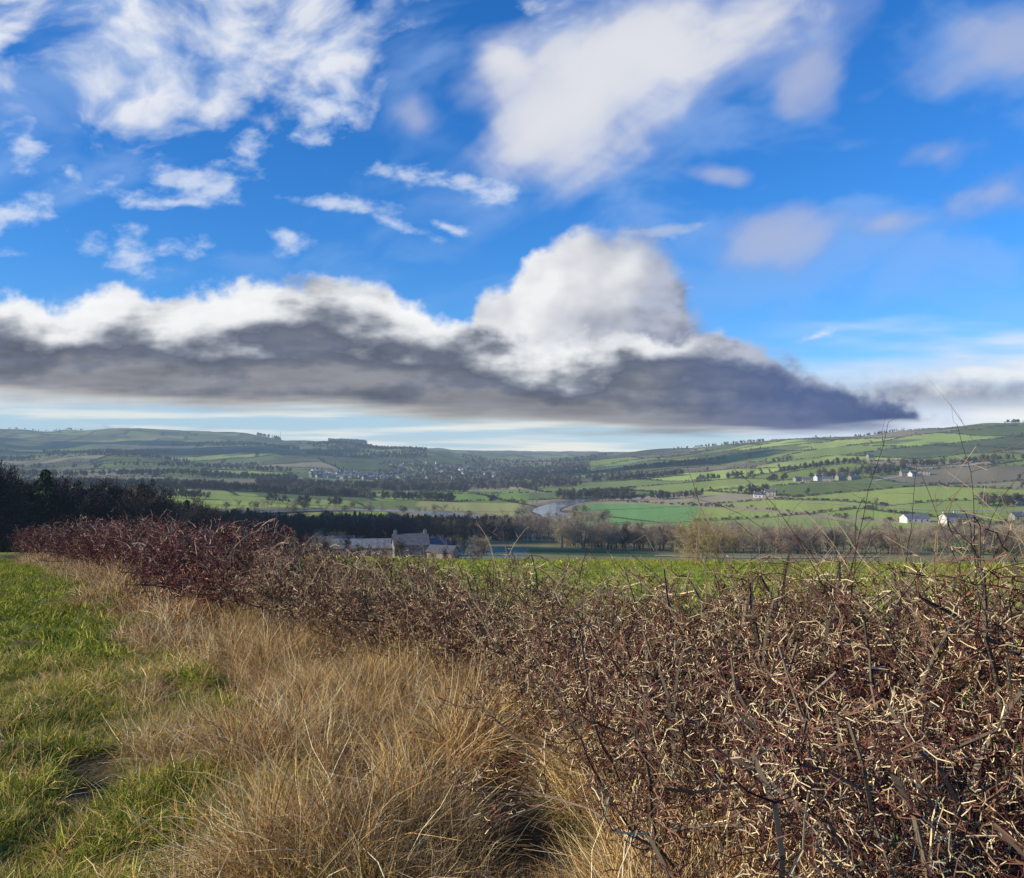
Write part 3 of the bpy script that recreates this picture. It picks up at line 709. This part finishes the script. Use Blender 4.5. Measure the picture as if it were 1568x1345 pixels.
TB=[(-400,470),(0,452),(50,452),(70,468),(110,458),(180,441),(250,452),(310,448),(360,435),(430,428),(500,420),(545,432),(580,432),(640,462),(690,490),(730,490),(780,510),(815,532),(845,526),(880,516),(915,524),(960,514),(1010,520),(1060,505),(1100,502),(1150,528),(1200,548),(1250,568),(1300,588),(1390,616),(1430,640),(1480,664),(1900,720)]
BB=[(-400,585),(0,604),(200,616),(500,630),(700,642),(900,656),(1200,664),(1350,656),(1430,644),(1900,640)]
topv=edge(TB,ub);botv=edge(BB,u)
h=v-topv-bu*.55-px_
hb=botv-v+pf(u/200,v/16,420,4,.45)*9
db=sstep(h,-7,18)*sstep(hb,-12,14)
th=np.maximum(botv-topv,20)
rel=np.clip(h,0,400)/th
lump=pf(u/210,v/80,430,5,.5);lump2=pf((u+22)/210,(v+24)/80,430,5,.5)
sm=pf(u/80,v/40,431,4,.5)
b2=(worley((u+14+w3*14)/135,(v+12+w4*14)/95,400)-worley((u-6+w3*14)/135,(v-6+w4*14)/95,400))
q=rel*1.0+lump*.24+sm*.09-(lump-lump2)*.42-b2*.22*sstep(h,150,20)-.14*np.exp(-np.clip(h,0,199)/26)
q=q+sstep(u,600,760)*.10+sstep(u,1020,1200)*.10
qs=[-.25,.0,.14,.28,.42,.56,.74,.95,1.25]
cs=[lin(c) for c in((248,249,250),(238,240,242),(216,219,223),(176,181,190),(130,137,151),(102,111,130),(114,121,136),(140,143,152),(136,139,147))]
kc=np.stack([np.interp(q,qs,[c[i] for c in cs]) for i in range(3)],1)
lo2=pf(u/160,v/26,433,4,.5);kc=kc*(1+lo2*.22*sstep(rel,.35,.6))[:,None]
kc=mixc(sstep(hb,26,4)*.6*sstep(1000-u,-200,400),kc,lin((200,200,196)))
kc=mixc(sstep(u,930,1250)*.65,kc,lin((80,104,156)))
over(kc,db)
pfm=blob(u,v,[(830,524,40,18,0),(885,518,40,16,0),(945,518,40,14,0)],.2)+pf(u/30,v/24,460,5,.55)*.8;over(lin((222,226,234)),soft(pfm,1.5,1.3)*.75)
lc=pf(u/60,v/30,440,5);tp=655-14*pf(u/160,v*0,441,3)
over(lin((150,168,192)),sstep(v-tp+lc*8,-2,8)*sstep(v,690,664)*.6*sstep(-u,-420,-120))
fade=sstep(np.abs(AZ.ravel()),R(52),R(45))*sstep(EL.ravel(),R(51),R(40))
AA0=np.maximum(AA,1e-3);CCn=CC/AA0[:,None]
RD=24000
Vd=np.stack([np.sin(AZ)*np.cos(EL),np.cos(AZ)*np.cos(EL),np.sin(EL)],-1).reshape(-1,3)*RD+np.array([0,0,EYE])
id_=np.arange(len(u)).reshape(shp)
Fd=np.stack([id_[:-1,:-1],id_[:-1,1:],id_[1:,1:],id_[1:,:-1]],-1).reshape(-1,4)
m=bpy.data.materials.new('sky_clouds_mat');m.use_nodes=True;nt=m.node_tree;N=nt.nodes;L=nt.links;N.clear()
at=N.new('ShaderNodeAttribute');at.attribute_name='Col';em=N.new('ShaderNodeEmission');tr=N.new('ShaderNodeBsdfTransparent');mx=N.new('ShaderNodeMixShader');ou=N.new('ShaderNodeOutputMaterial')
L.new(at.outputs['Color'],em.inputs[0]);L.new(at.outputs['Alpha'],mx.inputs[0]);L.new(tr.outputs[0],mx.inputs[1]);L.new(em.outputs[0],mx.inputs[2]);L.new(mx.outputs[0],ou.inputs[0])
try: m.cycles.emission_sampling='NONE'
except Exception: pass
obj('sky',mesh_np('sky',Vd,Fd,np.hstack([CCn,(AA*fade)[:,None]]),[m],smooth=True))

# ---------------------------------------------------------------- camera
cd=bpy.data.cameras.new('camera');cd.sensor_width=36;cd.lens=29.96;cd.clip_start=.05;cd.clip_end=60000
co=bpy.data.objects.new('camera',cd);sc.collection.objects.link(co);co.location=(0,0,EYE);co.rotation_euler=(R(90.92),0,0);sc.camera=co
